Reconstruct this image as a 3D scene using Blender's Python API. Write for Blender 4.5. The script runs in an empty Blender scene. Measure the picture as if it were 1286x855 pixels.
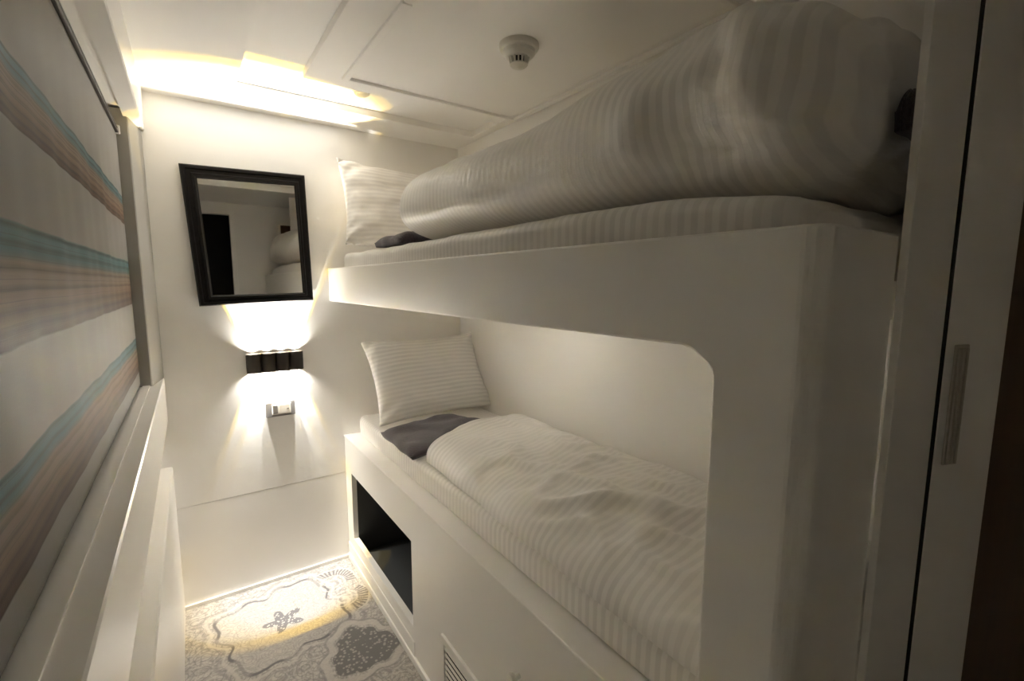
import bpy, bmesh, math, random
from mathutils import Vector, Matrix, noise
random.seed(4)
S = bpy.context.scene
COL = S.collection
R = math.radians

# ------------------------------------------------------------------ camera, world, exposure
cam_d = bpy.data.cameras.new('camera'); cam = bpy.data.objects.new('camera', cam_d); COL.objects.link(cam)
cam_d.sensor_fit = 'HORIZONTAL'; cam_d.sensor_width = 36; cam_d.lens = 586.69 / 1286 * 36
cam_d.clip_start = 0.01
_a, _b, _c = R(34.982), R(-6.992), R(0.083)
_fw = Vector((math.sin(_a) * math.cos(_b), math.cos(_a) * math.cos(_b), math.sin(_b)))
_r = Vector((math.cos(_a), -math.sin(_a), 0)); _u = _r.cross(_fw)
_r2 = _r * math.cos(_c) + _u * math.sin(_c); _u2 = -_r * math.sin(_c) + _u * math.cos(_c)
cam.matrix_world = Matrix(((_r2.x, _u2.x, -_fw.x, 0), (_r2.y, _u2.y, -_fw.y, 0), (_r2.z, _u2.z, -_fw.z, 1.3213), (0, 0, 0, 1)))
S.camera = cam

W = bpy.data.worlds.new('world'); S.world = W; W.use_nodes = True
W.node_tree.nodes['Background'].inputs[0].default_value = (0.9, 0.85, 0.78, 1)
W.node_tree.nodes['Background'].inputs[1].default_value = 0.01

S.view_settings.view_transform = 'Standard'; S.view_settings.look = 'None'
S.view_settings.gamma = 1.0; S.view_settings.use_curve_mapping = False
S.view_settings.exposure = 5.4
LAMP_W = 5.0          # power of each white spot in the wall lamp
try:
    S.cycles.max_bounces = 28; S.cycles.diffuse_bounces = 26; S.cycles.glossy_bounces = 6
    S.cycles.sample_clamp_indirect = 6.0
    S.cycles.caustics_reflective = False; S.cycles.caustics_refractive = False
except Exception:
    pass

# ------------------------------------------------------------------ node helpers
class X:
    """tiny expression builder over Math nodes"""
    nt = None
    def __init__(s, v): s.v = v
    @staticmethod
    def op(o, *a, clamp=False):
        n = X.nt.nodes.new('ShaderNodeMath'); n.operation = o; n.use_clamp = clamp
        for i, q in enumerate(a):
            q = q.v if isinstance(q, X) else q
            if isinstance(q, (int, float)): n.inputs[i].default_value = q
            else: X.nt.links.new(q, n.inputs[i])
        return X(n.outputs[0])
    def __add__(s, o): return X.op('ADD', s, o)
    __radd__ = __add__
    def __sub__(s, o): return X.op('SUBTRACT', s, o)
    def __rsub__(s, o): return X.op('SUBTRACT', o, s)
    def __mul__(s, o): return X.op('MULTIPLY', s, o)
    __rmul__ = __mul__
    def __truediv__(s, o): return X.op('DIVIDE', s, o)
def f1(o, *a, **k): return X.op(o, *a, **k)
def band(e, lo, hi, soft):
    """1 while lo < e < hi"""
    return f1('MULTIPLY', sst(e, lo - soft, lo + soft), 1 - sst(e, hi - soft, hi + soft))
def sst(e, a, b):
    n = X.nt.nodes.new('ShaderNodeMapRange'); n.interpolation_type = 'SMOOTHSTEP'
    n.inputs[1].default_value = a; n.inputs[2].default_value = b
    X.nt.links.new(e.v, n.inputs[0]); return X(n.outputs[0])
def mixc(fac, c1, c2):
    n = X.nt.nodes.new('ShaderNodeMix'); n.data_type = 'RGBA'
    for i, q in ((0, fac), (6, c1), (7, c2)):
        q = q.v if isinstance(q, X) else q
        if isinstance(q, (int, float)): n.inputs[i].default_value = q
        elif isinstance(q, tuple): n.inputs[i].default_value = (*q, 1)
        else: X.nt.links.new(q, n.inputs[i])
    return X(n.outputs[2])
def newmat(name, color=(.8, .8, .8), rough=.5, metal=0.0, spec=.5):
    m = bpy.data.materials.new(name); m.use_nodes = True; nt = m.node_tree; X.nt = nt
    b = nt.nodes['Principled BSDF']
    b.inputs['Base Color'].default_value = (*color, 1); b.inputs['Roughness'].default_value = rough
    b.inputs['Metallic'].default_value = metal; b.inputs['Specular IOR Level'].default_value = spec
    return m, nt, b
def coord(kind='Object'):
    return X.nt.nodes.new('ShaderNodeTexCoord').outputs[kind]
def sep(sock):
    n = X.nt.nodes.new('ShaderNodeSeparateXYZ'); X.nt.links.new(sock, n.inputs[0])
    return X(n.outputs[0]), X(n.outputs[1]), X(n.outputs[2])
def comb(a, b, c):
    n = X.nt.nodes.new('ShaderNodeCombineXYZ')
    for i, q in enumerate((a, b, c)):
        q = q.v if isinstance(q, X) else q
        if isinstance(q, (int, float)): n.inputs[i].default_value = q
        else: X.nt.links.new(q, n.inputs[i])
    return n.outputs[0]
def noise_t(vec, scale, detail=2, rough=.5, dist=0):
    n = X.nt.nodes.new('ShaderNodeTexNoise'); X.nt.links.new(vec, n.inputs['Vector'])
    n.inputs['Scale'].default_value = scale; n.inputs['Detail'].default_value = detail
    n.inputs['Roughness'].default_value = rough; n.inputs['Distortion'].default_value = dist
    return X(n.outputs[0])
def voro(vec, scale, feature='F1'):
    n = X.nt.nodes.new('ShaderNodeTexVoronoi'); n.feature = feature; X.nt.links.new(vec, n.inputs['Vector'])
    n.inputs['Scale'].default_value = scale
    return X(n.outputs[0])
def bump(b, h, strength, dist):
    n = X.nt.nodes.new('ShaderNodeBump'); n.inputs['Strength'].default_value = strength; n.inputs['Distance'].default_value = dist
    X.nt.links.new(h.v, n.inputs['Height']); X.nt.links.new(n.outputs[0], b.inputs['Normal'])
def setc(b, e): X.nt.links.new(e.v, b.inputs['Base Color'])

def paint(name, col, rough, var=.03, bmp=.05, sc=60):
    m, nt, b = newmat(name, col, rough)
    o = coord(); n = noise_t(o, 3.0, 4)
    setc(b, mixc(n, tuple(c * (1 - var) for c in col), tuple(min(1, c * (1 + var)) for c in col)))
    if bmp: bump(b, noise_t(o, sc, 3), bmp, .002)
    return m
M = {}
M['wall'] = paint('wall_paint', (.885, .872, .845), .45)
M['ceil'] = paint('ceiling_paint', (.89, .877, .85), .4)
M['bunk'] = paint('bunk_paint', (.885, .87, .84), .4, bmp=.03)
M['gloss'] = paint('gloss_trim_paint', (.885, .87, .842), .28, bmp=.02)
M['jamb'] = paint('jamb_paint', (.36, .35, .32), .4, bmp=.02)
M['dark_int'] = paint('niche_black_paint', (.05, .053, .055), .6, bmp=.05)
M['corridor'] = paint('unlit_corridor_black', (.012, .012, .012), .8, bmp=0)  # near-black colour stands for the lack of light in the corridor
M['bronze'] = paint('dark_bronze', (.035, .028, .022), .45, var=.15)
M['black'] = newmat('black_void', (.004, .004, .004), .8)[0]
M['steel'] = newmat('brushed_steel', (.55, .51, .45), .45, .6)[0]
M['plastic'] = paint('white_plastic', (.72, .70, .64), .35, bmp=0)
M['greyplastic'] = paint('grey_plastic', (.20, .19, .18), .35, bmp=0)
M['creamplastic'] = paint('cream_plastic', (.72, .68, .6), .3, bmp=0)
M['glass'] = newmat('mirror_silver', (.80, .79, .76), .015, 1.0)[0]
m, nt, b = newmat('night_pane', (.01, .012, .015), .05); M['pane'] = m

def mat_frame():
    m, nt, b = newmat('dark_wenge', (.012, .01, .009), .45, 0, .25)
    n = noise_t(coord(), 40, 4)
    setc(b, mixc(n, (.004, .0035, .0035), (.014, .012, .011)))
    return m
M['frame'] = mat_frame()

def mat_brown():
    m, nt, b = newmat('dark_brown_wood', (.05, .025, .01), .4)
    x, y, z = sep(coord())
    n = noise_t(comb(x * 14, y * 14, z * 1.0), 3, 5, .6, .5)
    setc(b, mixc(n, (.06, .028, .010), (.13, .064, .027)))
    return m
M['brown'] = mat_brown()

def mat_stripe(name, axis=0, c1=(.87, .85, .82), c2=(.75, .73, .70), period=.0215):
    m, nt, b = newmat(name, c1, .5)
    u, v, w = sep(coord('UV'))
    q = u if axis == 0 else v
    s = f1('SINE', q * (2 * math.pi / period))
    k = sst(s, -.35, .35)
    wv = noise_t(comb(u, v, 0), 6, 3)
    mod = sst(wv, .25, .7)
    k2 = f1('MULTIPLY', k, .45 + .55 * mod)
    setc(b, mixc(k2, c1, c2))
    nt.links.new((0.62 - .34 * k).v, b.inputs['Roughness'])
    nt.links.new((.35 + .2 * k).v, b.inputs['Specular IOR Level'])
    b.inputs['Sheen Weight'].default_value = .15
    f = noise_t(comb(u, v, 0), 900, 2) * .5 + k * .4 + noise_t(comb(u, v, 0), 28, 4) * 2.2
    bump(b, f, .35, .0012)
    return m
M['stripe_u'] = mat_stripe('satin_stripe_bedding', 0)
M['stripe_v'] = mat_stripe('satin_stripe_pillow', 1, period=.0205, c2=(.75, .73, .705))

def mat_towel():
    m, nt, b = newmat('aubergine_grey_towel', (.075, .065, .078), .95)
    o = coord(); n = noise_t(o, 220, 3)
    setc(b, mixc(n, (.05, .042, .052), (.115, .10, .118)))
    b.inputs['Sheen Weight'].default_value = .3
    bump(b, n, .8, .004)
    return m
M['towel'] = mat_towel()

def mat_curtain():
    m, nt, b = newmat('striped_curtain_cloth', (.5, .48, .45), .55)
    u, v, w = sep(coord('UV'))          # u along the wall, v height in metres
    wob = noise_t(comb(u * 2.2, v * 1.0, 0), 1.5, 2) - .5
    vv = v + wob * .008
    cloth = (.285, .275, .262)
    cols = [(0, (.10, .055, .04)), (.07, (.17, .10, .07)), (.13, (.10, .06, .045)), (.19, (.25, .155, .105)), (.28, (.20, .12, .085)), (.34, (.34, .23, .16)), (.42, (.36, .255, .18)),
            (.455, (.22, .145, .10)), (.50, (.38, .285, .205)), (.58, (.40, .31, .235)), (.62, (.25, .18, .13)), (.67, (.37, .30, .23)), (.72, (.20, .25, .24)), (.78, (.12, .25, .28)),
            (.83, (.07, .14, .165)), (.87, (.13, .28, .315)), (.93, (.14, .29, .325)), (.965, (.07, .15, .18)), (1, (.16, .28, .30))]
    fine = noise_t(comb(u * 500, v * 30, 0), 1.0, 2)
    yarn = noise_t(comb(u * 5, v * 420, 0), 1.0, 3, .7)
    c = mixc(fine * .3, cloth, (.25, .24, .225))
    inall = None
    for lo_, hi_, lw in ((1.512, 1.603, .75), (1.250, 1.391, .35), (1.017, 1.134, .35)):
        t = (vv - lo_) * (1 / (hi_ - lo_))
        rp = nt.nodes.new('ShaderNodeValToRGB'); X.nt.links.new(t.v, rp.inputs[0])
        e = rp.color_ramp.elements
        while len(e) < len(cols): e.new(.5)
        for el, (p, q) in zip(e, cols): el.position = p; el.color = (*[v_ * .62 for v_ in q], 1)
        inb = band(t, 0, 1, .015)
        ln = f1('ABSOLUTE', f1('SINE', vv * (math.pi / .0125)))
        line = (1 - sst(ln, .05, .25)) * lw
        k = mixc(line, X(rp.outputs[0]), (.06, .045, .045))
        k = mixc(yarn * .3, k, (.07, .055, .05))
        c = mixc(inb, c, k)
    setc(b, c)
    b.inputs['Specular IOR Level'].default_value = .15
    bump(b, fine + yarn, .3, .0008)
    return m
M['curtain'] = mat_curtain()

def mat_carpet():
    m, nt, b = newmat('ornamental_carpet', (.5, .47, .43), .95)
    x, y, z = sep(coord())
    vec = comb(x, y, 0)
    wx = (noise_t(vec, 9, 2) - .5) * .03; wy = (noise_t(comb(y, x, .3), 9, 2) - .5) * .03
    xx = x + wx; yy = y + wy
    base = (.50, .465, .43); light = (.74, .70, .64); dark = (.17, .165, .175); mid = (.33, .315, .31)
    # swirling ground
    e = voro(comb(xx, yy, 0), 26, 'DISTANCE_TO_EDGE')
    n1 = noise_t(vec, 45, 3, .6, 1.5)
    c = mixc(sst(n1, .45, .58), base, light)
    rings = f1('ABSOLUTE', f1('SINE', noise_t(comb(xx, yy, 0), 11, 0) * 26))
    c = mixc((1 - sst(rings, .12, .5)) * .55, c, mid)
    c = mixc((1 - sst(e, .03, .09)) * .5, c, light)
    e2 = voro(comb(xx + wy * 2, yy - wx * 2, .5), 15)
    c = mixc((1 - sst(f1('ABSOLUTE', f1('SINE', e2 * 15)), .15, .5)) * .55, c, (.28, .27, .27))
    def polar(cx, cy, rot=0):
        dx = xx - cx; dy = yy - cy
        r = f1('SQRT', dx * dx + dy * dy)
        th = f1('ARCTAN2', dy, dx) + rot
        return r, th
    # repeated lobed medallions
    def medallion(c, cx, cy, s, rot):
        r, th = polar(cx, cy, rot)
        Rr = s * (1 + .13 * f1('COSINE', th * 4) + .05 * f1('COSINE', th * 12))
        d = r / Rr
        inside = 1 - sst(d, .97, 1.0)
        c = mixc(inside * .55, c, light)
        sw = f1('ABSOLUTE', f1('SINE', d * 22 + 1.2 * f1('SINE', th * 8)))
        c = mixc((1 - sst(sw, .15, .4)) * inside * .22, c, mid)
        e3 = voro(comb(xx, yy, .9), 21)
        c = mixc((1 - sst(f1('ABSOLUTE', f1('SINE', e3 * 17)), .1, .45)) * inside * .5, c, mid)
        c = mixc(band(d, .945, 1.0, .015) * (.5 + .5 * sst(f1('SINE', th * 8), -.4, .3)), c, dark)
        c = mixc(band(d, 1.06, 1.12, .02) * .8, c, light)
        c = mixc(band(d, 1.17, 1.22, .02) * .5, c, mid)
        # flower
        Rf = s * (.25 + .10 * f1('COSINE', th * 5 + .6))
        f = 1 - sst(r / Rf, .9, 1.0)
        dots = voro(comb(x, y, 0), 95)
        fl = mixc(sst(dots, .30, .42), light, dark)
        n = X.nt.nodes.new('ShaderNodeMix')
        return mixc(f * .92, c, fl)
    c = medallion(c, .235, 1.905, .225, .55)
    # shell fan
    def shell(c, cx, cy, s, a0, a1):
        r, th = polar(cx, cy)
        d = r / s
        ang = band(th, a0, a1, .05)
        st = f1('SINE', th * 34)
        c = mixc(band(d, .55, .95, .03) * ang * sst(st, -.2, .3) * .85, c, dark)
        c = mixc(band(d, .95, 1.03, .02) * ang, c, light)
        sc = f1('SINE', d * 28)
        return mixc((1 - sst(d, .5, .55)) * sst(sc, .2, .6) * .6, c, light)
    c = shell(c, .455, 2.03, .105, -.2, 2.1)
    c = shell(c, .47, 1.90, .10, -1.3, .7)
    # dark leafy cluster nearer the camera
    def leaf(c, cx, cy, s, k, rot):
        r, th = polar(cx, cy, rot)
        Rr = s * (1 + .13 * f1('COSINE', th * k) + .05 * f1('COSINE', th * 9))
        d = r / Rr
        dots = voro(comb(x, y, 0), 70)
        fl = mixc(sst(dots, .25, .42), base, (.19, .185, .18))
        c = mixc(1 - sst(d, .94, 1.0), c, fl)
        c = mixc(band(d, 1.06, 1.28, .03) * .75, c, light)
        return mixc(band(d, 1.28, 1.36, .02) * .6, c, mid)
    c = leaf(c, .45, 1.585, .115, 3, .4)
    c = leaf(c, .12, 1.42, .11, 5, 1.3)
    c = medallion(c, .30, 1.10, .20, .9)
    fz = noise_t(vec, 420, 2)
    c = mixc(fz * .3, c, (.40, .375, .35))
    c = mixc(.30, c, (.06, .055, .05))
    setc(b, c)
    bump(b, fz + n1, .5, .004)
    return m
M['carpet'] = mat_carpet()

def mat_lens():
    m, nt, b = newmat('led_lens', (.9, .9, .85), .2)
    b.inputs['Emission Color'].default_value = (1, .93, .80, 1); b.inputs['Emission Strength'].default_value = 5.5
    return m
M['lens'] = mat_lens()
M['soft_lens'] = mat_lens(); M['soft_lens'].name = 'dim_led_diffuser'; M['soft_lens'].node_tree.nodes['Principled BSDF'].inputs['Emission Strength'].default_value = 1.2

# ------------------------------------------------------------------ geometry helpers
SKEW = .009
def LX(co):            # the window side runs very slightly out of square
    return Vector((co[0] - SKEW * (2.2 - co[1]), co[1], co[2]))
def finish(name, bm, mat, parent=None, smooth=False, xf=None):
    if xf:
        for v in bm.verts: v.co = xf(v.co)
    bmesh.ops.recalc_face_normals(bm, faces=bm.faces)
    me = bpy.data.meshes.new(name); bm.to_mesh(me); bm.free()
    me.materials.append(M[mat] if isinstance(mat, str) else mat)
    if smooth:
        for p in me.polygons: p.use_smooth = True
    o = bpy.data.objects.new(name, me); COL.objects.link(o)
    if parent: o.parent = parent
    return o
def add_box(bm, a, b, bev=0, seg=2):
    vs = [bm.verts.new((x, y, z)) for x in (a[0], b[0]) for y in (a[1], b[1]) for z in (a[2], b[2])]
    fs = [(0, 1, 3, 2), (4, 6, 7, 5), (0, 4, 5, 1), (2, 3, 7, 6), (0, 2, 6, 4), (1, 5, 7, 3)]
    faces = [bm.faces.new([vs[i] for i in f]) for f in fs]
    if bev:
        es = {e for f in faces for e in f.edges}
        bmesh.ops.bevel(bm, geom=list(es), offset=bev, segments=seg, affect='EDGES', profile=.5)
def box(name, a, b, mat, parent=None, bev=0, xf=None, seg=2):
    bm = bmesh.new(); add_box(bm, a, b, bev, seg); return finish(name, bm, mat, parent, xf=xf)
def prism(name, pts, axis, lo, hi, mat, parent=None, bev=0, xf=None, skip=None):
    """polygon pts (in the two other axes, order kept) extruded along axis"""
    bm = bmesh.new()
    def p3(p, t):
        return {'X': (t, p[0], p[1]), 'Y': (p[0], t, p[1]), 'Z': (p[0], p[1], t)}[axis]
    A = [bm.verts.new(p3(p, lo)) for p in pts]; B = [bm.verts.new(p3(p, hi)) for p in pts]
    n = len(pts)
    fa = bm.faces.new(A); fb = bm.faces.new(B[::-1])
    for i in range(n): bm.faces.new((A[i], B[i], B[(i + 1) % n], A[(i + 1) % n]))
    if bev:
        bm.normal_update()
        es = [e for e in bm.edges if (e in fa.edges or e in fb.edges) and not (skip and all(skip(v.co) for v in e.verts))]
        bmesh.ops.bevel(bm, geom=es, offset=bev, segments=2, affect='EDGES', profile=.5)
    return finish(name, bm, mat, parent, xf=xf)
def lathe(name, prof, seg, loc, mat, parent=None, axis='Z', caps=True):
    bm = bmesh.new(); rings = []
    for r, z in prof:
        ring = []
        for i in range(seg):
            t = 2 * math.pi * i / seg
            p = (r * math.cos(t), r * math.sin(t), z)
            if axis == 'Y': p = (p[0], p[2], p[1])
            if axis == 'X': p = (p[2], p[0], p[1])
            ring.append(bm.verts.new((p[0] + loc[0], p[1] + loc[1], p[2] + loc[2])))
        rings.append(ring)
    for a, b in zip(rings, rings[1:]):
        for i in range(seg): bm.faces.new((a[i], a[(i + 1) % seg], b[(i + 1) % seg], b[i]))
    if caps:
        bm.faces.new(rings[0]); bm.faces.new(rings[-1])
    o = finish(name, bm, mat, parent)
    for p in o.data.polygons: p.use_smooth = len(p.vertices) == 4
    try:
        o.data.set_sharp_from_angle(angle=R(35))
    except Exception: pass
    return o
def tag(o, label, cat, group=None, kind=None):
    o['label'] = label
    if cat: o['category'] = cat
    if group: o['group'] = group
    if kind: o['kind'] = kind
    return o
def empty(name, loc=(0, 0, 0)):
    o = bpy.data.objects.new(name, None); COL.objects.link(o); o.location = loc; o.empty_display_size = .1
    return o
def keep(child, parent):
    child.parent = parent; child.matrix_parent_inverse = parent.matrix_basis.inverted(); return child
class Thing:
    """an Empty whose children are built in world coordinates"""
    def __init__(s, name, loc, label, cat, group=None, kind=None):
        s.e = empty(name, loc); tag(s.e, label, cat, group, kind)
    def add(s, o, label=None):
        keep(o, s.e)
        if label: o['label'] = label
        return o

D = 2.2; H = 2.0
XL, XR, XB, XU = -.082, 1.2, .575, .535
YF = -.40
# ------------------------------------------------------------------ setting
fl = box('floor', (-.25, YF - .9, -.04), (1.45, D + .05, 0), 'carpet')
tag(fl, 'grey and cream carpet with lobed flower medallions', 'carpet', kind='structure')

wb = Thing('wall_back', (.5, D, 0), 'white end wall carrying the mirror and lamp', 'wall', kind='structure')
wb.add(box('wall_panel', (-.25, D, .43), (1.3, D + .05, 2.06), 'wall', bev=.0006))
wb.add(box('wall_panel', (-.25, D + .0004, 0), (1.3, D + .05, .4285), 'wall', bev=.0006))
bb = box('baseboard_back', (XL - .0, D - .010, 0), (XB, D + .0004, .016), 'gloss', bev=.002)
tag(bb, 'thin white strip where carpet meets the end wall', 'trim', kind='structure')

wr = box('wall_right', (XR, .235, 0), (XR + .05, D, 2.06), 'wall')
tag(wr, 'white wall along the back of the bunks', 'wall', kind='structure')

# window side: sill, apron, ledge, beam, jamb
wl = Thing('wall_left', (XL, 1, 0), 'white window wall with sill, ledge and overhead beam', 'wall', kind='structure')
Y0 = YF
wl.add(prism('lower_wall', [(-.25, 0), (XL, 0), (XL, .602), (XL - .004, .606), (-.126, .606), (-.126, .80), (-.25, .80)], 'Y', Y0, D, 'gloss', xf=LX))
wl.add(prism('window_sill', [(-.25, .79), (XL - .004, .79), (XL - .001, .793), (XL - .001, .957), (XL - .004, .96), (-.117, .96), (-.117, .964), (-.138, .964), (-.138, .96), (-.25, .96)], 'Y', Y0, D, 'gloss', xf=LX))
wl.add(prism('overhead_beam', [(-.122, 1.862), (-.079, 1.862), (-.076, 1.865), (-.072, 2.06), (-.118, 2.06)], 'Y', Y0, D, 'gloss', xf=LX))
wl.add(prism('window_wall', [(-.176, 1.78), (-.169, 1.78), (-.169, 2.06), (-.25, 2.06), (-.25, 1.78)], 'Y', Y0, D, 'wall', xf=LX))
wl.add(prism('window_wall', [(-.169, 2.04), (-.25, 2.04), (-.25, D), (-.169, D)], 'Z', .96, 1.78, 'wall', xf=LX))
wl.add(prism('window_wall', [(-.169, .40), (-.25, .40), (-.25, Y0), (-.169, Y0)], 'Z', .96, 1.78, 'wall', xf=LX))
wl.add(box('slot_top', (-.169, Y0, 1.89), (-.12, D, 1.905), 'gloss', xf=LX))
wl.add(prism('jamb_post', [(-.169, 2.045), (-.113, 2.045), (-.113, 2.09), (-.169, 2.09)], 'Z', .96, 1.885, 'jamb', bev=.002, xf=LX))
wl.add(prism('jamb_strip', [(-.113, 2.047), (-.110, 2.05), (XL - .002, D), (-.113, D)], 'Z', .96, 1.862, 'jamb', xf=LX))
wn = Thing('window_1', (-.2, 1.2, .96), 'cabin window behind the striped curtain', 'window', kind='structure')
for z0, z1 in ((.96, 1.0), (1.74, 1.78)): wn.add(box('window_frame', (-.235, .40, z0), (-.205, 2.04, z1), 'gloss', xf=LX))
for y0, y1 in ((.40, .44), (2.0, 2.04), (1.2, 1.24)): wn.add(box('window_frame', (-.235, y0, 1.0), (-.205, y1, 1.74), 'gloss', xf=LX))
for y0, y1 in ((.44, 1.2), (1.24, 2.0)): wn.add(box('window_pane', (-.226, y0, 1.0), (-.220, y1, 1.74), 'pane', xf=LX))

# ceiling with a raised channel round a dropped hatch panel
ce = Thing('ceiling', (.5, 1, H), 'white ceiling with a raised channel round a dropped panel', 'ceiling', kind='structure')
def cslab(name, x0, x1, y0, y1, z): ce.add(box(name, (x0, y0, z), (x1, y1, 2.09), 'ceil'))
cslab('ceiling_slab', -.25, .198, YF, D, H)
cslab('ceiling_slab', .198, 1.45, 1.985, D, H)
cslab('ceiling_slab', 1.155, 1.45, .60, 1.985, H)
cslab('ceiling_slab', .198, 1.45, YF, .60, H)
cslab('channel_top', .198, 1.155, .60, 1.985, H + .026)
ce.add(box('hatch_panel', (.376, .66, H), (1.155, 1.757, H + .026), 'ceil', bev=.002))
ce.add(box('cross_beam', (-.08, .57, H - .04), (1.2, .63, H), 'ceil', bev=.002))
for a, b_ in (((.480, .70), (.502, 1.676)), ((.502, 1.662), (1.19, 1.676)), ((1.17, .66), (1.19, 1.664)), ((.500, .692), (1.17, .708))):
    ce.add(box('moulding', (a[0], a[1], H - .010), (b_[0], b_[1], H + .001), 'ceil', bev=.002))
for y in (1.15, ): ce.add(box('moulding_joint', (.478, y - .008, H - .0125), (.504, y + .008, H), 'ceil', bev=.002))

# foot-end partition, closet door, wall behind the camera
we = box('wall_end', (.741, .200, 0), (.928, .2095, 2.04), 'bunk', bev=.001)
tag(we, 'narrow white full height partition at the bunk foot', 'wall', kind='structure')
dr = Thing('door_1', (.965, .19, 0), 'white edged brown closet door with steel pull', 'door', kind='structure')
_dx, _dy = math.cos(R(20)), -math.sin(R(20))
def DL(co):   # door local: s along leaf, t thickness towards the room, z
    s, t, z = co
    return Vector((.955 + s * _dx + t * _dy, .200 + s * _dy - t * _dx, z))
dr.add(box('stile', (0, -.03, .01), (.131, 0, 1.99), 'bunk', bev=.0025, xf=DL))
dr.add(box('wood_panel', (.131, -.03, .01), (.49, -.004, 1.99), 'brown', xf=DL))
dr.add(box('gap_shade_strip', (-.004, -.03, .01), (0, -.001, 1.99), 'black', xf=DL))  # black strip added on the leaf end, painting the gap's shade
hd = dr.add(box('pull_handle', (.016, 0, 1.035), (.0445, .004, 1.228), 'steel', bev=.0015, xf=DL), 'slim steel pull plate')
for s0 in (.021, .029, .037): 
    q = box('ridge', (s0 - .0022, .004, 1.037), (s0 + .0022, .0075, 1.223), 'steel', bev=.001, xf=DL); keep(q, hd)
bk = box('closet_shade_back', (.928, .24, 0), (1.25, .26, 2.04), 'black'); keep(bk, dr.e)  # black sheet, the dark inside the closet put into its colour
wn2 = box('wall_near', (1.40, YF, 0), (1.45, .19, 2.06), 'wall'); tag(wn2, 'white side wall beyond the brown closet door', 'wall', kind='structure')
wf = Thing('wall_front', (.9, YF, 0), 'white entrance wall seen in the mirror', 'wall', kind='structure')
wf.add(box('wall_panel', (.367, YF - .05, 0), (1.45, YF, 2.06), 'wall'))
wf.add(box('lintel', (-.25, YF - .05, 1.90), (.367, YF, 2.06), 'wall'))
wf.add(box('door_casing', (.367, YF, 0), (.402, YF + .012, 1.93), 'gloss', bev=.002))
wf.add(box('door_casing', (-.09, YF, 1.90), (.367, YF + .012, 1.93), 'gloss', bev=.002))
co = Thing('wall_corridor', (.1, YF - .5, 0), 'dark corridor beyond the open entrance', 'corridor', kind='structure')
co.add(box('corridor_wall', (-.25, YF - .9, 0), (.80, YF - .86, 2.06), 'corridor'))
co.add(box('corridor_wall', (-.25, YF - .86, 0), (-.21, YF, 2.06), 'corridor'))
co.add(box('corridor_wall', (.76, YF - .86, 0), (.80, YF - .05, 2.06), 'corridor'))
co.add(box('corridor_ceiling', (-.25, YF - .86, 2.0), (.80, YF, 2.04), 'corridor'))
lk = Thing('wall_locker', (.86, YF, 1.7), 'small brown wall locker with white surround on the entrance wall', 'locker')
lk.add(box('surround', (.745, YF, 1.695), (.97, YF + .010, 1.86), 'gloss', bev=.002))
lk.add(box('locker_door', (.762, YF + .010, 1.71), (.953, YF + .016, 1.84), 'brown', bev=.002))

# ------------------------------------------------------------------ bunk
bu = Thing('bunk_bed', (.87, 1.2, 0), 'built in white double bunk with rounded corner post', 'bunk bed')
pts = [(.235, 0), (.324, 0), (.328, 1.198)]
pts += [(.3285, 1.207), (.331, 1.2145), (.336, 1.220), (.356, 1.2345), (.364, 1.2385), (.374, 1.2403)]
pts += [(D - .0015, 1.2405), (D - .0015, 1.385), (.235, 1.383)]
bu.add(prism('front_panel', pts, 'X', XU, XU + .032, 'bunk', bev=.0035, skip=lambda c: c.y < .2352))
plan = [(XU, .2355)]
rr = .0235
for i in range(9):
    t = math.pi + math.pi / 2 * i / 8
    plan.append((XU + rr + rr * math.cos(t), .212 + rr + rr * math.sin(t)))
plan += [(.741, .212), (.741, .236), (XU + .03, .236)]
bu.add(prism('corner_post', plan, 'Z', 0, 1.383, 'bunk', bev=.003, skip=lambda c: c.y > .23 and c.x < XU + .001))
bu.add(box('upper_deck', (XU + .032, .236, 1.27), (XR, D - .0015, 1.325), 'bunk'))
# base front with the niche opening (four boards round it)
def bf(y0, y1, z0, z1): return bu.add(box('base_front', (XB, y0, z0), (XB + .022, y1, z1), 'bunk'))
NY0, NY1, NZ0, NZ1 = 1.418, 2.108, .135, .452
bf(.236, NY0, .03, .602); bf(NY1, D - .0015, .03, .602); bf(NY0, NY1, NZ1, .602); bf(NY0, NY1, .03, NZ0)
bu.add(box('ledge', (XB - .003, .236, .602), (.70, D - .0015, .612), 'bunk', bev=.003))
bu.add(box('lower_deck', (.70, .236, .585), (XR, D - .0015, .612), 'bunk'))
bu.add(box('kick_strip', (XB - .008, .236, 0), (XB + .022, D - .0105, .030), 'gloss', bev=.003))
bu.add(box('skirting', (XB - .004, NY0 - .012, .030), (XB, D - .0105, .085), 'gloss', bev=.0015))
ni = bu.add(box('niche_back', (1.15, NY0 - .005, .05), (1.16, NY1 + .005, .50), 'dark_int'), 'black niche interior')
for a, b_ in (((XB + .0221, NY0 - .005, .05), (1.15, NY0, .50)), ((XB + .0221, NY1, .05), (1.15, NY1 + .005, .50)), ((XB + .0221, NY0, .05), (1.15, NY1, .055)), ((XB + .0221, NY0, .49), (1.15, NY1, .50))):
    q = box('niche_lining', a, b_, 'dark_int'); keep(q, ni)
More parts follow.
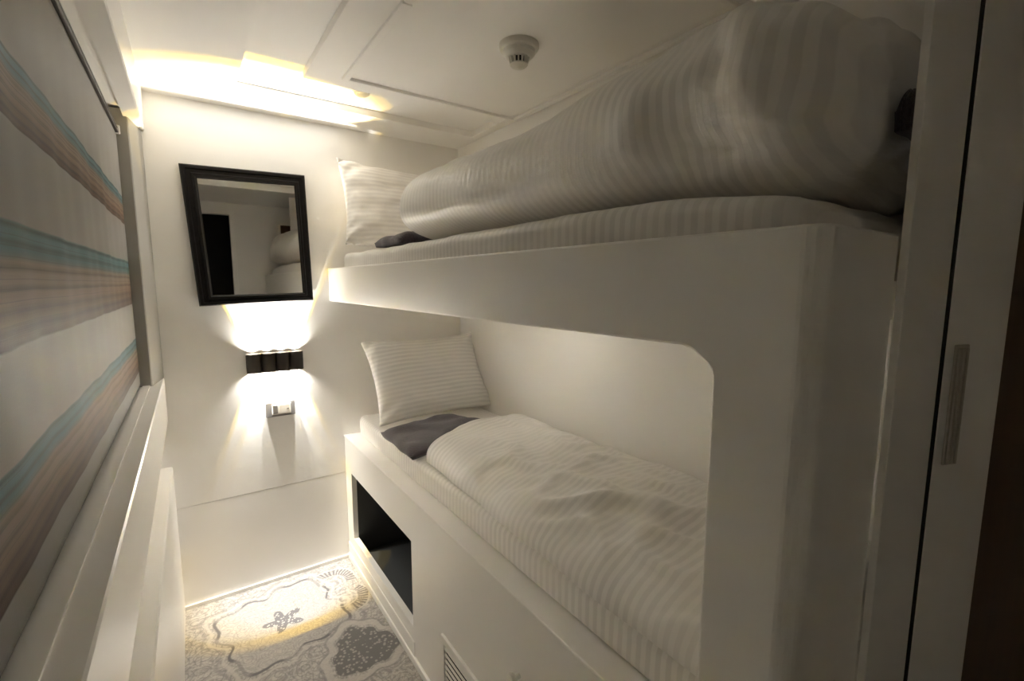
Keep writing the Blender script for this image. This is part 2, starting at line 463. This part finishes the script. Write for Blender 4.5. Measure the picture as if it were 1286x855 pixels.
# vent grille
VY0, VY1, VZ0, VZ1 = .80, 1.185, .045, .268
vt = bu.add(box('vent_grille', (XB - .0015, VY0 + .012, VZ0 + .012), (XB, VY1 - .012, VZ1 - .012), 'black'), 'white louvred vent')
for a, b_ in (((VY0, VZ1 - .022), (VY1, VZ1)), ((VY0, VZ0), (VY1, VZ0 + .022)), ((VY0, VZ0 + .022), (VY0 + .022, VZ1 - .022)), ((VY1 - .022, VZ0 + .022), (VY1, VZ1 - .022))):
    keep(box('vent_frame', (XB - .009, a[0], a[1]), (XB - .0002, b_[0], b_[1]), 'gloss', bev=.002), vt)
for i in range(9):
    z = VZ0 + .033 + i * .0195
    s = prism('slat', [(XB - .0070, z - .0032), (XB - .0062, z - .0036), (XB - .0030, z + .0028), (XB - .0038, z + .0032)], 'Y', VY0 + .022, VY1 - .022, 'gloss')
    keep(s, vt)
kb = lathe('knob', [(.006, 0), (.006, -.010), (.013, -.014), (.016, -.020), (.014, -.026), (.006, -.029)], 20, (XB, .79, .422), 'plastic', axis='X')
bu.add(kb)

# ------------------------------------------------------------------ soft goods
def fbm(x, y, z, o=3):
    s = 0; a = 1
    for i in range(o):
        s += a * noise.noise(Vector((x, y, z))); x *= 2.1; y *= 2.1; z *= 2.1; a *= .5
    return s
def grid_obj(name, P, U, closed_v, mat, cap=False):
    """P[i][j] points, U[i][j] uv"""
    ni, nj = len(P), len(P[0])
    verts = [p for row in P for p in row]
    faces = []; uvs = []
    jn = nj if closed_v else nj - 1
    for i in range(ni - 1):
        for j in range(jn):
            j2 = (j + 1) % nj
            faces.append((i * nj + j, i * nj + j2, (i + 1) * nj + j2, (i + 1) * nj + j))
            u2 = U[i][j2] if j2 else (U[i][j][0], U[i][j][1] + .005)
            u3 = U[i + 1][j2] if j2 else (U[i + 1][j][0], U[i + 1][j][1] + .005)
            uvs += [U[i][j], u2, u3, U[i + 1][j]]
    if cap:
        faces.append(tuple(range(nj))[::-1]); uvs += [U[0][j] for j in range(nj)][::-1]
        faces.append(tuple((ni - 1) * nj + j for j in range(nj))); uvs += [U[-1][j] for j in range(nj)]
    me = bpy.data.meshes.new(name); me.from_pydata(verts, [], faces); 
    uv = me.uv_layers.new(name='UVMap')
    for k, q in enumerate(uvs): uv.data[k].uv = q
    bm = bmesh.new(); bm.from_mesh(me); bmesh.ops.recalc_face_normals(bm, faces=bm.faces); bm.to_mesh(me); bm.free()
    for p in me.polygons: p.use_smooth = True
    me.materials.append(M[mat])
    o = bpy.data.objects.new(name, me); COL.objects.link(o); return o
def spow(v, p): return math.copysign(abs(v) ** p, v)

def roll(name, y0, y1, prof, mat, n=150, m=112, capf=.10, wrinkle=None, label='', cat='', shape=None):
    """body along Y, prof(t) -> (xc, zc, a, b_top, b_bot, expo); rounded ends; u runs along Y"""
    P = []; U = []
    for i in range(n + 1):
        t = i / n
        # denser rows at the ends
        tt = .5 - .5 * math.cos(math.pi * t)
        tt = .6 * t + .4 * tt
        y = y0 + (y1 - y0) * tt
        L = abs(y1 - y0); d = min(tt, 1 - tt) * L
        k = 1.0
        cr = capf[0] if tt < .5 else capf[1]
        if d < cr: k = max(.02, (1 - (1 - d / cr) ** 2.3) ** (1 / 2.3))
        xc, zc, a, bt, bb, ex = prof(tt)
        row = []; ur = []; peri = 0; last = None
        for j in range(m):
            th = 2 * math.pi * j / m
            ca, sa = math.cos(th), math.sin(th)
            x = xc + a * (k ** .6) * spow(ca, 2 / ex)
            z = zc + (bt if sa > 0 else bb) * k * spow(sa, 2 / ex)
            p = Vector((x, y, z))
            if wrinkle: p = wrinkle(p, tt, th, k, (xc, zc))
            if last is not None: peri += (p - last).length
            last = p; row.append(p); ur.append((y, peri))
        P.append(row); U.append(ur)
    return grid_obj(name, P, U, True, mat, cap=True)

def slab(name, x0, x1, y0, y1, z0, z1, rc, re, mat, amp=.003, sag=None, n=90):
    """mattress: rounded slab, u along Y"""
    P = []; U = []
    ys = [y0 + (y1 - y0) * i / n for i in range(n + 1)]
    m = 84
    # cross-section ring in XZ of rounded rectangle; ends rounded by plan-corner radius rc
    for i, y in enumerate(ys):
        d = min(y - y0, y1 - y)
        ins = 0.0
        if d < rc: ins = rc - math.sqrt(max(0, rc * rc - (rc - d) ** 2))
        dz = 0.0
        if d < re: dz = re - math.sqrt(max(0, re * re - (re - d) ** 2))
        X0, X1, Z0, Z1 = x0 + ins, x1 - ins, z0, z1 - dz * .8
        r = min(re, (Z1 - Z0) / 2.05)
        ring = []
        w, h = X1 - X0 - 2 * r, Z1 - Z0 - 2 * r
        segs = [('l', (X0 + r, Z0), (X1 - r, Z0), 14), ('a', (X1 - r, Z0 + r), -90, 6), ('l', (X1, Z0 + r), (X1, Z1 - r), 6), ('a', (X1 - r, Z1 - r), 0, 6),
                ('l', (X1 - r, Z1), (X0 + r, Z1), 28), ('a', (X0 + r, Z1 - r), 90, 8), ('l', (X0, Z1 - r), (X0, Z0 + r), 10), ('a', (X0 + r, Z0 + r), 180, 6)]
        for s in segs:
            if s[0] == 'l':
                for k in range(s[3]):
                    t = k / s[3]; ring.append((s[1][0] + (s[2][0] - s[1][0]) * t, s[1][1] + (s[2][1] - s[1][1]) * t))
            else:
                for k in range(s[3]):
                    a = R(s[2] + 90 * k / s[3]); ring.append((s[1][0] + r * math.cos(a), s[1][1] + r * math.sin(a)))
        row = []; ur = []; peri = 0; last = None
        for (x, z) in ring:
            p = Vector((x, y, z))
            up = (z - z0) / (z1 - z0)
            if up > .12:
                q = amp * fbm(x * 9 + 3, y * 7, z * 9, 3) * min(1, up * 1.5)
                p += Vector((-q if x < x0 + .1 else 0, 0, q if up > .7 else 0))
                if sag: p = sag(p, up)
            if last is not None: peri += (p - last).length
            last = p; row.append(p); ur.append((y, peri))
        P.append(row); U.append(ur)
    return grid_obj(name, P, U, True, mat, cap=True)

def sagf(y): return .026 * max(0, min(1, (.50 - y) / .26)) ** 1.3
mu = slab('mattress', .578, XR - .004, .255, 2.135, 1.326, 1.447, .05, .026, 'stripe_u', amp=.003, sag=lambda p, up: Vector((p.x, p.y, p.z - sagf(p.y) * up)))
tag(mu, 'white striped mattress on the upper bunk', 'mattress')
ml = slab('mattress', .628, XR - .004, .250, 2.165, .613, .702, .05, .020, 'stripe_u', amp=.003)
tag(ml, 'white striped mattress on the lower bunk', 'mattress')

# thick rolled duvet, upper bunk (Y from foot to head)
CR = [((.60, 2.1), (.42, 2.9), .022, .045), ((.30, 1.5), (.28, 2.6), .030, .03), ((.46, 3.2), (.32, 3.45), .024, .03), ((.38, 1.9), (.26, 3.1), .020, .025), ((.34, 2.4), (.25, 2.2), .03, .02),
      ((1.38, 1.55), (1.22, 2.7), .010, .022), ((1.30, 1.4), (1.12, 2.4), .009, .02), ((1.16, 1.3), (1.0, 2.2), .009, .02), ((.95, 1.4), (.80, 2.3), .009, .025), ((.80, 1.5), (.64, 2.4), .010, .03)]
def creases(y, th):
    w = 0
    for (ya, ta), (yb, tb), dep, wid in CR:
        ax, ay, bx, by = ya, ta * .2, yb, tb * .2; px, py = y, th * .2
        dx, dy = bx - ax, by - ay; L2 = dx * dx + dy * dy
        u = max(0, min(1, ((px - ax) * dx + (py - ay) * dy) / L2))
        d = math.hypot(px - ax - u * dx, py - ay - u * dy) / wid
        dep = dep * .36
        w += -dep * math.exp(-d * d) * (.3 + .7 * math.sin(math.pi * u)) + dep * .45 * math.exp(-(d - 1.9) ** 2)
    return w
def wr_up(p, t, th, k, c):
    y = p.y
    d = Vector((p.x - c[0], 0, p.z - c[1])); dn = d.normalized() if d.length > 1e-5 else Vector((0, 0, 1))
    w = .010 * fbm(y * 2.3, th * .9, 1.7, 2)
    # diagonal tension creases towards the head end
    cr = math.sin((y * 9 + th * 3.2) + 1.5 * noise.noise(Vector((y * 3, th, 0))))
    w += .006 * max(0, cr) ** 3 * (1 if t > .45 else .5) * max(0, math.sin(th))
    foot = max(0, 1 - t / .28)
    w += foot * (.026 * fbm(y * 6 + 4, th * 1.5, 3.1, 3) + .012 * noise.noise(Vector((y * 7, th * 2.0, 8))))
    # a deep pinch at the foot end, low on the aisle side
    pin = math.exp(-((y - .42) / .10) ** 2 - ((th - math.pi * 1.10) / .30) ** 2)
    w -= .030 * pin
    pin = math.exp(-((y - .30) / .05) ** 2 - ((th - math.pi * .62) / .35) ** 2)
    w -= .05 * pin
    q = p + dn * w
    q.z -= sagf(y) * .8
    q += dn * creases(y, th)
    zf = 1.4505 - sagf(y)
    if q.z < zf: q.z = zf + (q.z - zf) * .03
    return q
def pf_up(t):
    # t 0 foot .. 1 head
    bt = .147 + .010 * math.sin(t * 7) - .025 * max(0, t - .8) / .2 + .042 * max(0, .38 - t) / .38
    return (.872, 1.545 - .004 * math.sin(t * 5), .296, bt + .014, .100, 2.5)
du = roll('duvet', .238, 1.502, pf_up, 'stripe_u', n=190, m=130, capf=(.09, .075), wrinkle=wr_up)
tag(du, 'thick white striped duvet rolled lengthwise on the upper bunk', 'duvet')

# flatter duvet, lower bunk; head end cut on the slant
def wr_lo(p, t, th, k, c):
    y = p.y; x = p.x
    sx = (x - .60) / .56
    p = Vector((x, y + (.13 * sx if t > .5 else 0) * min(1, max(0, (t - .5) * 2)), p.z))
    up = max(0, math.sin(th))
    w = .020 * fbm(p.y * 3.2, x * 4.0, 5.2, 3) * up
    rg = 1 - abs(noise.noise(Vector((p.y * 6.5 + x * 4, x * 9 - p.y * 3, 4.4))))
    w += .016 * max(0, rg - .72) / .28 * up * (1 if p.y < 1.2 else .3)
    cr = math.sin(p.y * 26 + x * 34 + 3 * noise.noise(Vector((p.y * 3, x * 3, 2))))
    w += .006 * max(0, cr) ** 2 * up * max(0, 1 - abs(p.y - .75) / .4)
    p.z += w
    p.x += .010 * fbm(p.y * 4, 2.2, p.z * 6, 2) * (1 if math.cos(th) < 0 else 0)
    if p.z < .7055: p.z = .7055 + (p.z - .7055) * .03
    p.x = min(p.x, XR - .012)
    return p
def pf_lo(t):
    return (.905 + .012 * t, .712, .287 + .006 * math.sin(t * 5) - .012 * t, .090 + .012 * math.sin(t * 6 + 1), .014, 2.4)
dl = roll('duvet', .26, 1.475, pf_lo, 'stripe_u', n=190, m=130, capf=(.05, .06), wrinkle=wr_lo)
tag(dl, 'flat folded white striped duvet on the lower bunk', 'duvet')

def pillow(name, w, h, t, seed, label):
    n = 48; P = []; U = []
    verts = []; faces = []; uvs = []
    def pt(u, v, side):
        x = u * w / 2 * (1 - .075 * (1 - v * v) * abs(u) ** 3)
        y = v * h / 2 * (1 - .085 * (1 - u * u) * abs(v) ** 3)
        e = max(0, (1 - abs(u) ** 3.2)) * max(0, (1 - abs(v) ** 3.2))
        th = t * e ** .55
        r = .012 * fbm(u * 2.2 + seed, v * 2.2, side * 3, 3) * e ** .5
        corner = (abs(u) * abs(v)) ** 2
        r += .012 * corner * math.sin((u - v) * 16 + seed)
        # radiating folds from the sides
        ang = math.sin(v * 11 + 2 * math.sin(u * 3 + seed)) * max(0, abs(u) - .45) ** 1.2
        r += .010 * ang * e ** .3
        return Vector((x, y, side * (th / 2 + r * (1 if e > .001 else 0)) + .016 * (corner - .1) * math.sin(seed * 3 + u * 4)))
    idx = {}
    for side in (1, -1):
        for i in range(n + 1):
            for j in range(n + 1):
                b_ = i in (0, n) or j in (0, n)
                if b_ and side == -1: idx[(side, i, j)] = idx[(1, i, j)]; continue
                u = -1 + 2 * i / n; v = -1 + 2 * j / n
                u = math.sin(u * math.pi / 2) * .5 + u * .5; v = math.sin(v * math.pi / 2) * .5 + v * .5
                idx[(side, i, j)] = len(verts); verts.append(pt(u, v, side if not b_ else 0)); U.append((u * w / 2, v * h / 2))
    for side in (1, -1):
        for i in range(n):
            for j in range(n):
                f = [idx[(side, i, j)], idx[(side, i + 1, j)], idx[(side, i + 1, j + 1)], idx[(side, i, j + 1)]]
                faces.append(f if side == 1 else f[::-1])
    me = bpy.data.meshes.new(name); me.from_pydata(verts, [], faces)
    uv = me.uv_layers.new(name='UVMap')
    for l in me.loops: uv.data[l.index].uv = U[l.vertex_index]
    for p in me.polygons: p.use_smooth = True
    me.materials.append(M['stripe_v'])
    o = bpy.data.objects.new(name, me); COL.objects.link(o)
    tag(o, label, 'pillow'); return o
def place(o, c, right, up):
    right = Vector(right).normalized(); up = Vector(up); up = (up - right * up.dot(right)).normalized(); nrm = right.cross(up)
    o.matrix_world = Matrix(((right.x, up.x, nrm.x, c[0]), (right.y, up.y, nrm.y, c[1]), (right.z, up.z, nrm.z, c[2]), (0, 0, 0, 1)))
pl = pillow('pillow', .575, .40, .13, 1.3, 'white striped pillow leaning in the corner of the lower bunk')
place(pl, (.932, 2.012, .886), (1, .0, .012), (.0, .21, .35))
pu = pillow('pillow', .62, .40, .13, 4.1, 'white striped pillow standing at the head of the upper bunk')
place(pu, (.875, 2.072, 1.650), (1, .0, -.035), (-.05, .13, .36))

def cloth_lump(name, P3, label, thick=.018, n=40, seed=0., amp=.010):
    """towel: a quad patch (4 corners) puffed with rounded folded edges"""
    verts = []; idx = {}; faces = []
    a, b_, c, d = [Vector(p) for p in P3]
    for side in (1, -1):
        for i in range(n + 1):
            for j in range(n + 1):
                bd = i in (0, n) or j in (0, n)
                if bd and side == -1: idx[(side, i, j)] = idx[(1, i, j)]; continue
                u = i / n; v = j / n
                p = (a * (1 - u) + b_ * u) * (1 - v) + (d * (1 - u) + c * u) * v
                e = (1 - abs(2 * u - 1) ** 4) * (1 - abs(2 * v - 1) ** 4)
                th = thick * e ** .28
                q = amp * fbm(u * 2.2 + seed, v * 2.2, 1, 2) * e ** .3
                ed = .007 * noise.noise(Vector((u * 4 + seed, v * 4, 7)))
                p = p + Vector((ed * (1 if bd or True else 0), ed * .6, (th + max(-.004, q)) if side == 1 else 0))
                if bd: p.z += thick * .4
                idx[(side, i, j)] = len(verts); verts.append(p)
    for side in (1, -1):
        for i in range(n):
            for j in range(n):
                f = [idx[(side, i, j)], idx[(side, i + 1, j)], idx[(side, i + 1, j + 1)], idx[(side, i, j + 1)]]
                faces.append(f if side == 1 else f[::-1])
    me = bpy.data.meshes.new(name); me.from_pydata(verts, [], faces)
    for p in me.polygons: p.use_smooth = True
    me.materials.append(M['towel']); o = bpy.data.objects.new(name, me); COL.objects.link(o)
    bm = bmesh.new(); bm.from_mesh(me); bmesh.ops.recalc_face_normals(bm, faces=bm.faces); bm.to_mesh(me); bm.free()
    tag(o, label, 'towel'); return o
cloth_lump('towel', [(.606, 1.475, .7055), (1.05, 1.625, .7055), (.97, 1.86, .7055), (.612, 1.80, .7055)], 'aubergine grey towel half under the lower bunk duvet', .044, seed=2, amp=.022)
cloth_lump('towel', [(.588, 1.48, 1.4505), (.80, 1.49, 1.4505), (.78, 1.70, 1.4505), (.588, 1.73, 1.4505)], 'aubergine grey towel in front of the upper bunk pillow', .042, seed=5, amp=.018)
cloth_lump('towel', [(.76, .2125, 1.515), (.90, .2125, 1.515), (.90, .2345, 1.515), (.76, .2345, 1.515)], 'dark purple cloth tucked at the foot of the upper duvet', .06, seed=9, amp=.01)

# ------------------------------------------------------------------ curtain and rail
n, mz = 220, 70; P = []; U = []
for i in range(n + 1):
    y = .18 + (2.038 - .18) * i / n; row = []; ur = []
    for j in range(mz + 1):
        z = .972 + (1.800 - .972) * j / mz
        f = 1 - j / mz
        x = -.1445 + (.0014 * math.sin(y * 21 + .8 * math.sin(y * 5)) + .0008 * math.sin(y * 57)) * min(1, 3 * (1 - f) * f + .15)
        row.append(LX((x, y, z))); ur.append((y, z))
    P.append(row); U.append(ur)
cu = grid_obj('curtain', P, U, False, 'curtain')
sm = cu.modifiers.new('thick', 'SOLIDIFY'); sm.thickness = .002; sm.offset = -1
tag(cu, 'grey window curtain with blue, tan and brown stripes', 'curtain')
cr = Thing('curtain_rail', (-.15, 1.1, 1.8), 'thin dark curtain rail above the striped curtain', 'curtain rail')
cr.add(box('rail', (-.146, .18, 1.803), (-.136, 2.03, 1.811), 'bronze', bev=.002, xf=LX))
cr.add(box('rail', (-.147, .18, 1.817), (-.137, 2.03, 1.822), 'bronze', bev=.001, xf=LX))
cr.add(box('rail_backing', (-.168, .18, 1.801), (-.147, 2.03, 1.826), 'gloss', xf=LX))
cr.add(box('end_cap', (-.166, 2.030, 1.801), (-.132, 2.040, 1.828), 'gloss', bev=.002, xf=LX))

# ------------------------------------------------------------------ mirror
mi = Thing('wall_mirror', (.245, D, 1.23), 'dark wood framed mirror above the wall lamp', 'mirror')
yo = D - .003
oc = [(.017, 1.761), (.453, 1.773), (.464, 1.246), (.047, 1.230)]       # TL TR BR BL
ic = [(.071, 1.715), (.412, 1.726), (.424, 1.280), (.094, 1.272)]
ctr = (sum(p[0] for p in oc) / 4, sum(p[1] for p in oc) / 4)
def lerp2(a, b, t): return (a[0] + (b[0] - a[0]) * t, a[1] + (b[1] - a[1]) * t)
prof = [(0, 0), (0, .016), (.10, .024), (.30, .024), (.36, .019), (.62, .019), (.68, .024), (.84, .024), (.93, .014), (1.0, .010), (1.0, 0)]
for k in range(4):
    a0, a1 = oc[k], oc[(k + 1) % 4]; b0, b1 = ic[k], ic[(k + 1) % 4]
    bm = bmesh.new(); L0 = []; L1 = []
    for s, dpt in prof:
        q0 = lerp2(a0, b0, s); q1 = lerp2(a1, b1, s)
        L0.append(bm.verts.new((q0[0], yo - dpt, q0[1]))); L1.append(bm.verts.new((q1[0], yo - dpt, q1[1])))
    for i in range(len(prof)):
        j = (i + 1) % len(prof); bm.faces.new((L0[i], L1[i], L1[j], L0[j]))
    bm.faces.new(L0); bm.faces.new(L1[::-1])
    mi.add(finish('frame_rail', bm, 'frame'))
bm = bmesh.new()
gv = [bm.verts.new((p[0] + (ctr[0] - p[0]) * -.02, yo - .008, p[1] + (ctr[1] - p[1]) * -.02)) for p in ic]
gb = [bm.verts.new((v.co.x, yo - .003, v.co.z)) for v in gv]
bm.faces.new(gv); bm.faces.new(gb[::-1])
for i in range(4): bm.faces.new((gv[i], gb[i], gb[(i + 1) % 4], gv[(i + 1) % 4]))
mi.add(finish('mirror_glass', bm, 'glass'))

# ------------------------------------------------------------------ wall lamp with up and down light
sc = Thing('wall_lamp', (.298, D, .95), 'dark bronze four tube wall lamp shining up and down', 'wall lamp')
LZ0, LZ1, LY = .952, 1.030, 2.170
_ld = {}
def lamp_data(name, sgn):
    """beam: the lens throws a hard white cone with an amber rim (colour by angle off the axis)"""
    if (name, sgn) in _ld: return _ld[(name, sgn)]
    ld = bpy.data.lights.new(name, 'SPOT'); _ld[(name, sgn)] = ld
    ld.shadow_soft_size = .003
    if name == 'stray_glow':
        ld.energy = LAMP_W * .012; ld.color = (1, .96, .91); ld.spot_size = R(115); ld.spot_blend = 1.0
        return ld
    half = 24.8 if sgn > 0 else 22.6
    ld.energy = LAMP_W * (.155 if sgn > 0 else .088); ld.spot_size = R(2 * half); ld.spot_blend = .05
    ld.use_nodes = True; nt = ld.node_tree; X.nt = nt
    em = next(q for q in nt.nodes if q.type == 'EMISSION')
    x, y, z = sep(coord('Normal'))
    ang = f1('ARCCOSINE', f1('ABSOLUTE', z)) * (180 / math.pi)
    rim = sst(ang, half - 4.0, half - 2.4)
    c = mixc(rim, (1, .972, .92), (.82, .53, .03))
    nt.links.new(c.v, em.inputs['Color'])
    return ld
sc.add(box('back_plate', (.192, 2.192, LZ0 + .004), (.405, D - .0005, LZ1 - .004), 'bronze', bev=.002))
for i in range(4):
    cx = .2175 + i * .0540
    tb = lathe('lamp_tube', [(.0245, LZ0), (.0272, LZ0), (.0272, LZ1), (.0245, LZ1), (.0245, LZ1 - .026), (.001, LZ1 - .026), (.001, LZ0 + .026), (.0245, LZ0 + .026), (.0245, LZ0)], 28, (cx, LY, 0), 'bronze', caps=False)
    sc.add(tb)
    for zz, sgn in ((LZ1 - .0255, 1), (LZ0 + .0255, -1)):
        keep(lathe('lens', [(.014, zz), (.014, zz + .001 * sgn), (.009, zz + .0035 * sgn), (.001, zz + .0045 * sgn)], 20, (cx, LY, 0), 'lens', caps=False), tb)
        for wname in ('beam', 'stray_glow'):
            lo = bpy.data.objects.new(wname, lamp_data(wname, sgn)); COL.objects.link(lo)
            lo.location = (cx, LY + .011, zz + .012 * sgn)
            lo.rotation_euler = (R(180) if sgn > 0 else 0, 0, 0)
            keep(lo, sc.e)

# ------------------------------------------------------------------ switch plate under the lamp
sw = Thing('socket_plate', (.31, D, .75), 'grey socket plate with cream insert below the wall lamp', 'socket')
sw.add(box('plate', (.252, D - .012, .748), (.368, D - .0005, .813), 'greyplastic', bev=.003))
ins = sw.add(box('insert', (.276, D - .0145, .758), (.350, D - .011, .804), 'creamplastic', bev=.0015), 'cream insert')
keep(box('rocker', (.279, D - .017, .762), (.298, D - .0140, .800), 'greyplastic', bev=.0015), ins)
keep(box('socket_face', (.303, D - .0165, .762), (.347, D - .0140, .800), 'creamplastic', bev=.0015), ins)
keep(box('slot', (.334, D - .0168, .778), (.342, D - .0163, .782), 'greyplastic'), ins)

# ------------------------------------------------------------------ ceiling fittings
sd = Thing('smoke_detector', (.86, 1.215, H), 'round white smoke detector on the ceiling panel', 'smoke detector')
c0 = (.838, 1.165, 0)
sd.add(lathe('base', [(.0575, H), (.0575, H - .010), (.054, H - .015), (.048, H - .017)], 40, c0, 'plastic'))
sd.add(lathe('body', [(.047, H - .016), (.046, H - .026), (.038, H - .034), (.033, H - .036)], 40, c0, 'plastic'))
sd.add(lathe('sensing_chamber', [(.022, H - .034), (.0215, H - .052), (.018, H - .053)], 24, c0, 'black'))
for i in range(14):
    t = 2 * math.pi * i / 14
    ca, sa = math.cos(t), math.sin(t)
    bm = bmesh.new(); add_box(bm, (-.0022, .0205, H - .054), (.0022, .0315, H - .034))
    for v in bm.verts:
        k = (H - .034 - v.co.z) / .02
        r_ = v.co.y - .006 * k * (1 if v.co.y > .025 else 0)
        x_ = v.co.x
        v.co = Vector((c0[0] + ca * r_ - sa * x_, c0[1] + sa * r_ + ca * x_, v.co.z))
    sd.add(finish('rib', bm, 'plastic'))
sd.add(lathe('cap', [(.0255, H - .052), (.026, H - .055), (.020, H - .060), (.001, H - .062)], 32, c0, 'plastic'))
cp = Thing('sprinkler_cover', (.585, 1.80, H + .026), 'small round cover cap on the ceiling near the end wall', 'ceiling cap')
cp.add(lathe('plate', [(.034, H + .0265), (.034, H + .022), (.031, H + .020)], 36, (.588, 1.806, 0), 'plastic'))
cp.add(lathe('dome', [(.030, H + .021), (.027, H + .010), (.018, H + .004), (.001, H + .002)], 36, (.588, 1.806, 0), 'plastic'))

# ------------------------------------------------------------------ small light under the upper bunk
rl = Thing('reading_light', (1.00, 1.30, 1.262), 'small round light on the underside of the upper bunk', 'lamp')
rl.add(lathe('rim', [(.030, 1.2695), (.030, 1.262), (.024, 1.260)], 28, (1.00, 1.30, 0), 'plastic'))
rl.add(lathe('diffuser', [(.024, 1.2605), (.015, 1.259), (.001, 1.2585)], 28, (1.00, 1.30, 0), 'soft_lens'))
ld = bpy.data.lights.new('puck_light', 'POINT'); ld.energy = .002; ld.color = (1, .93, .82); ld.shadow_soft_size = .02
lo = bpy.data.objects.new('puck_light', ld); COL.objects.link(lo); lo.location = (1.00, 1.30, 1.235); keep(lo, rl.e)
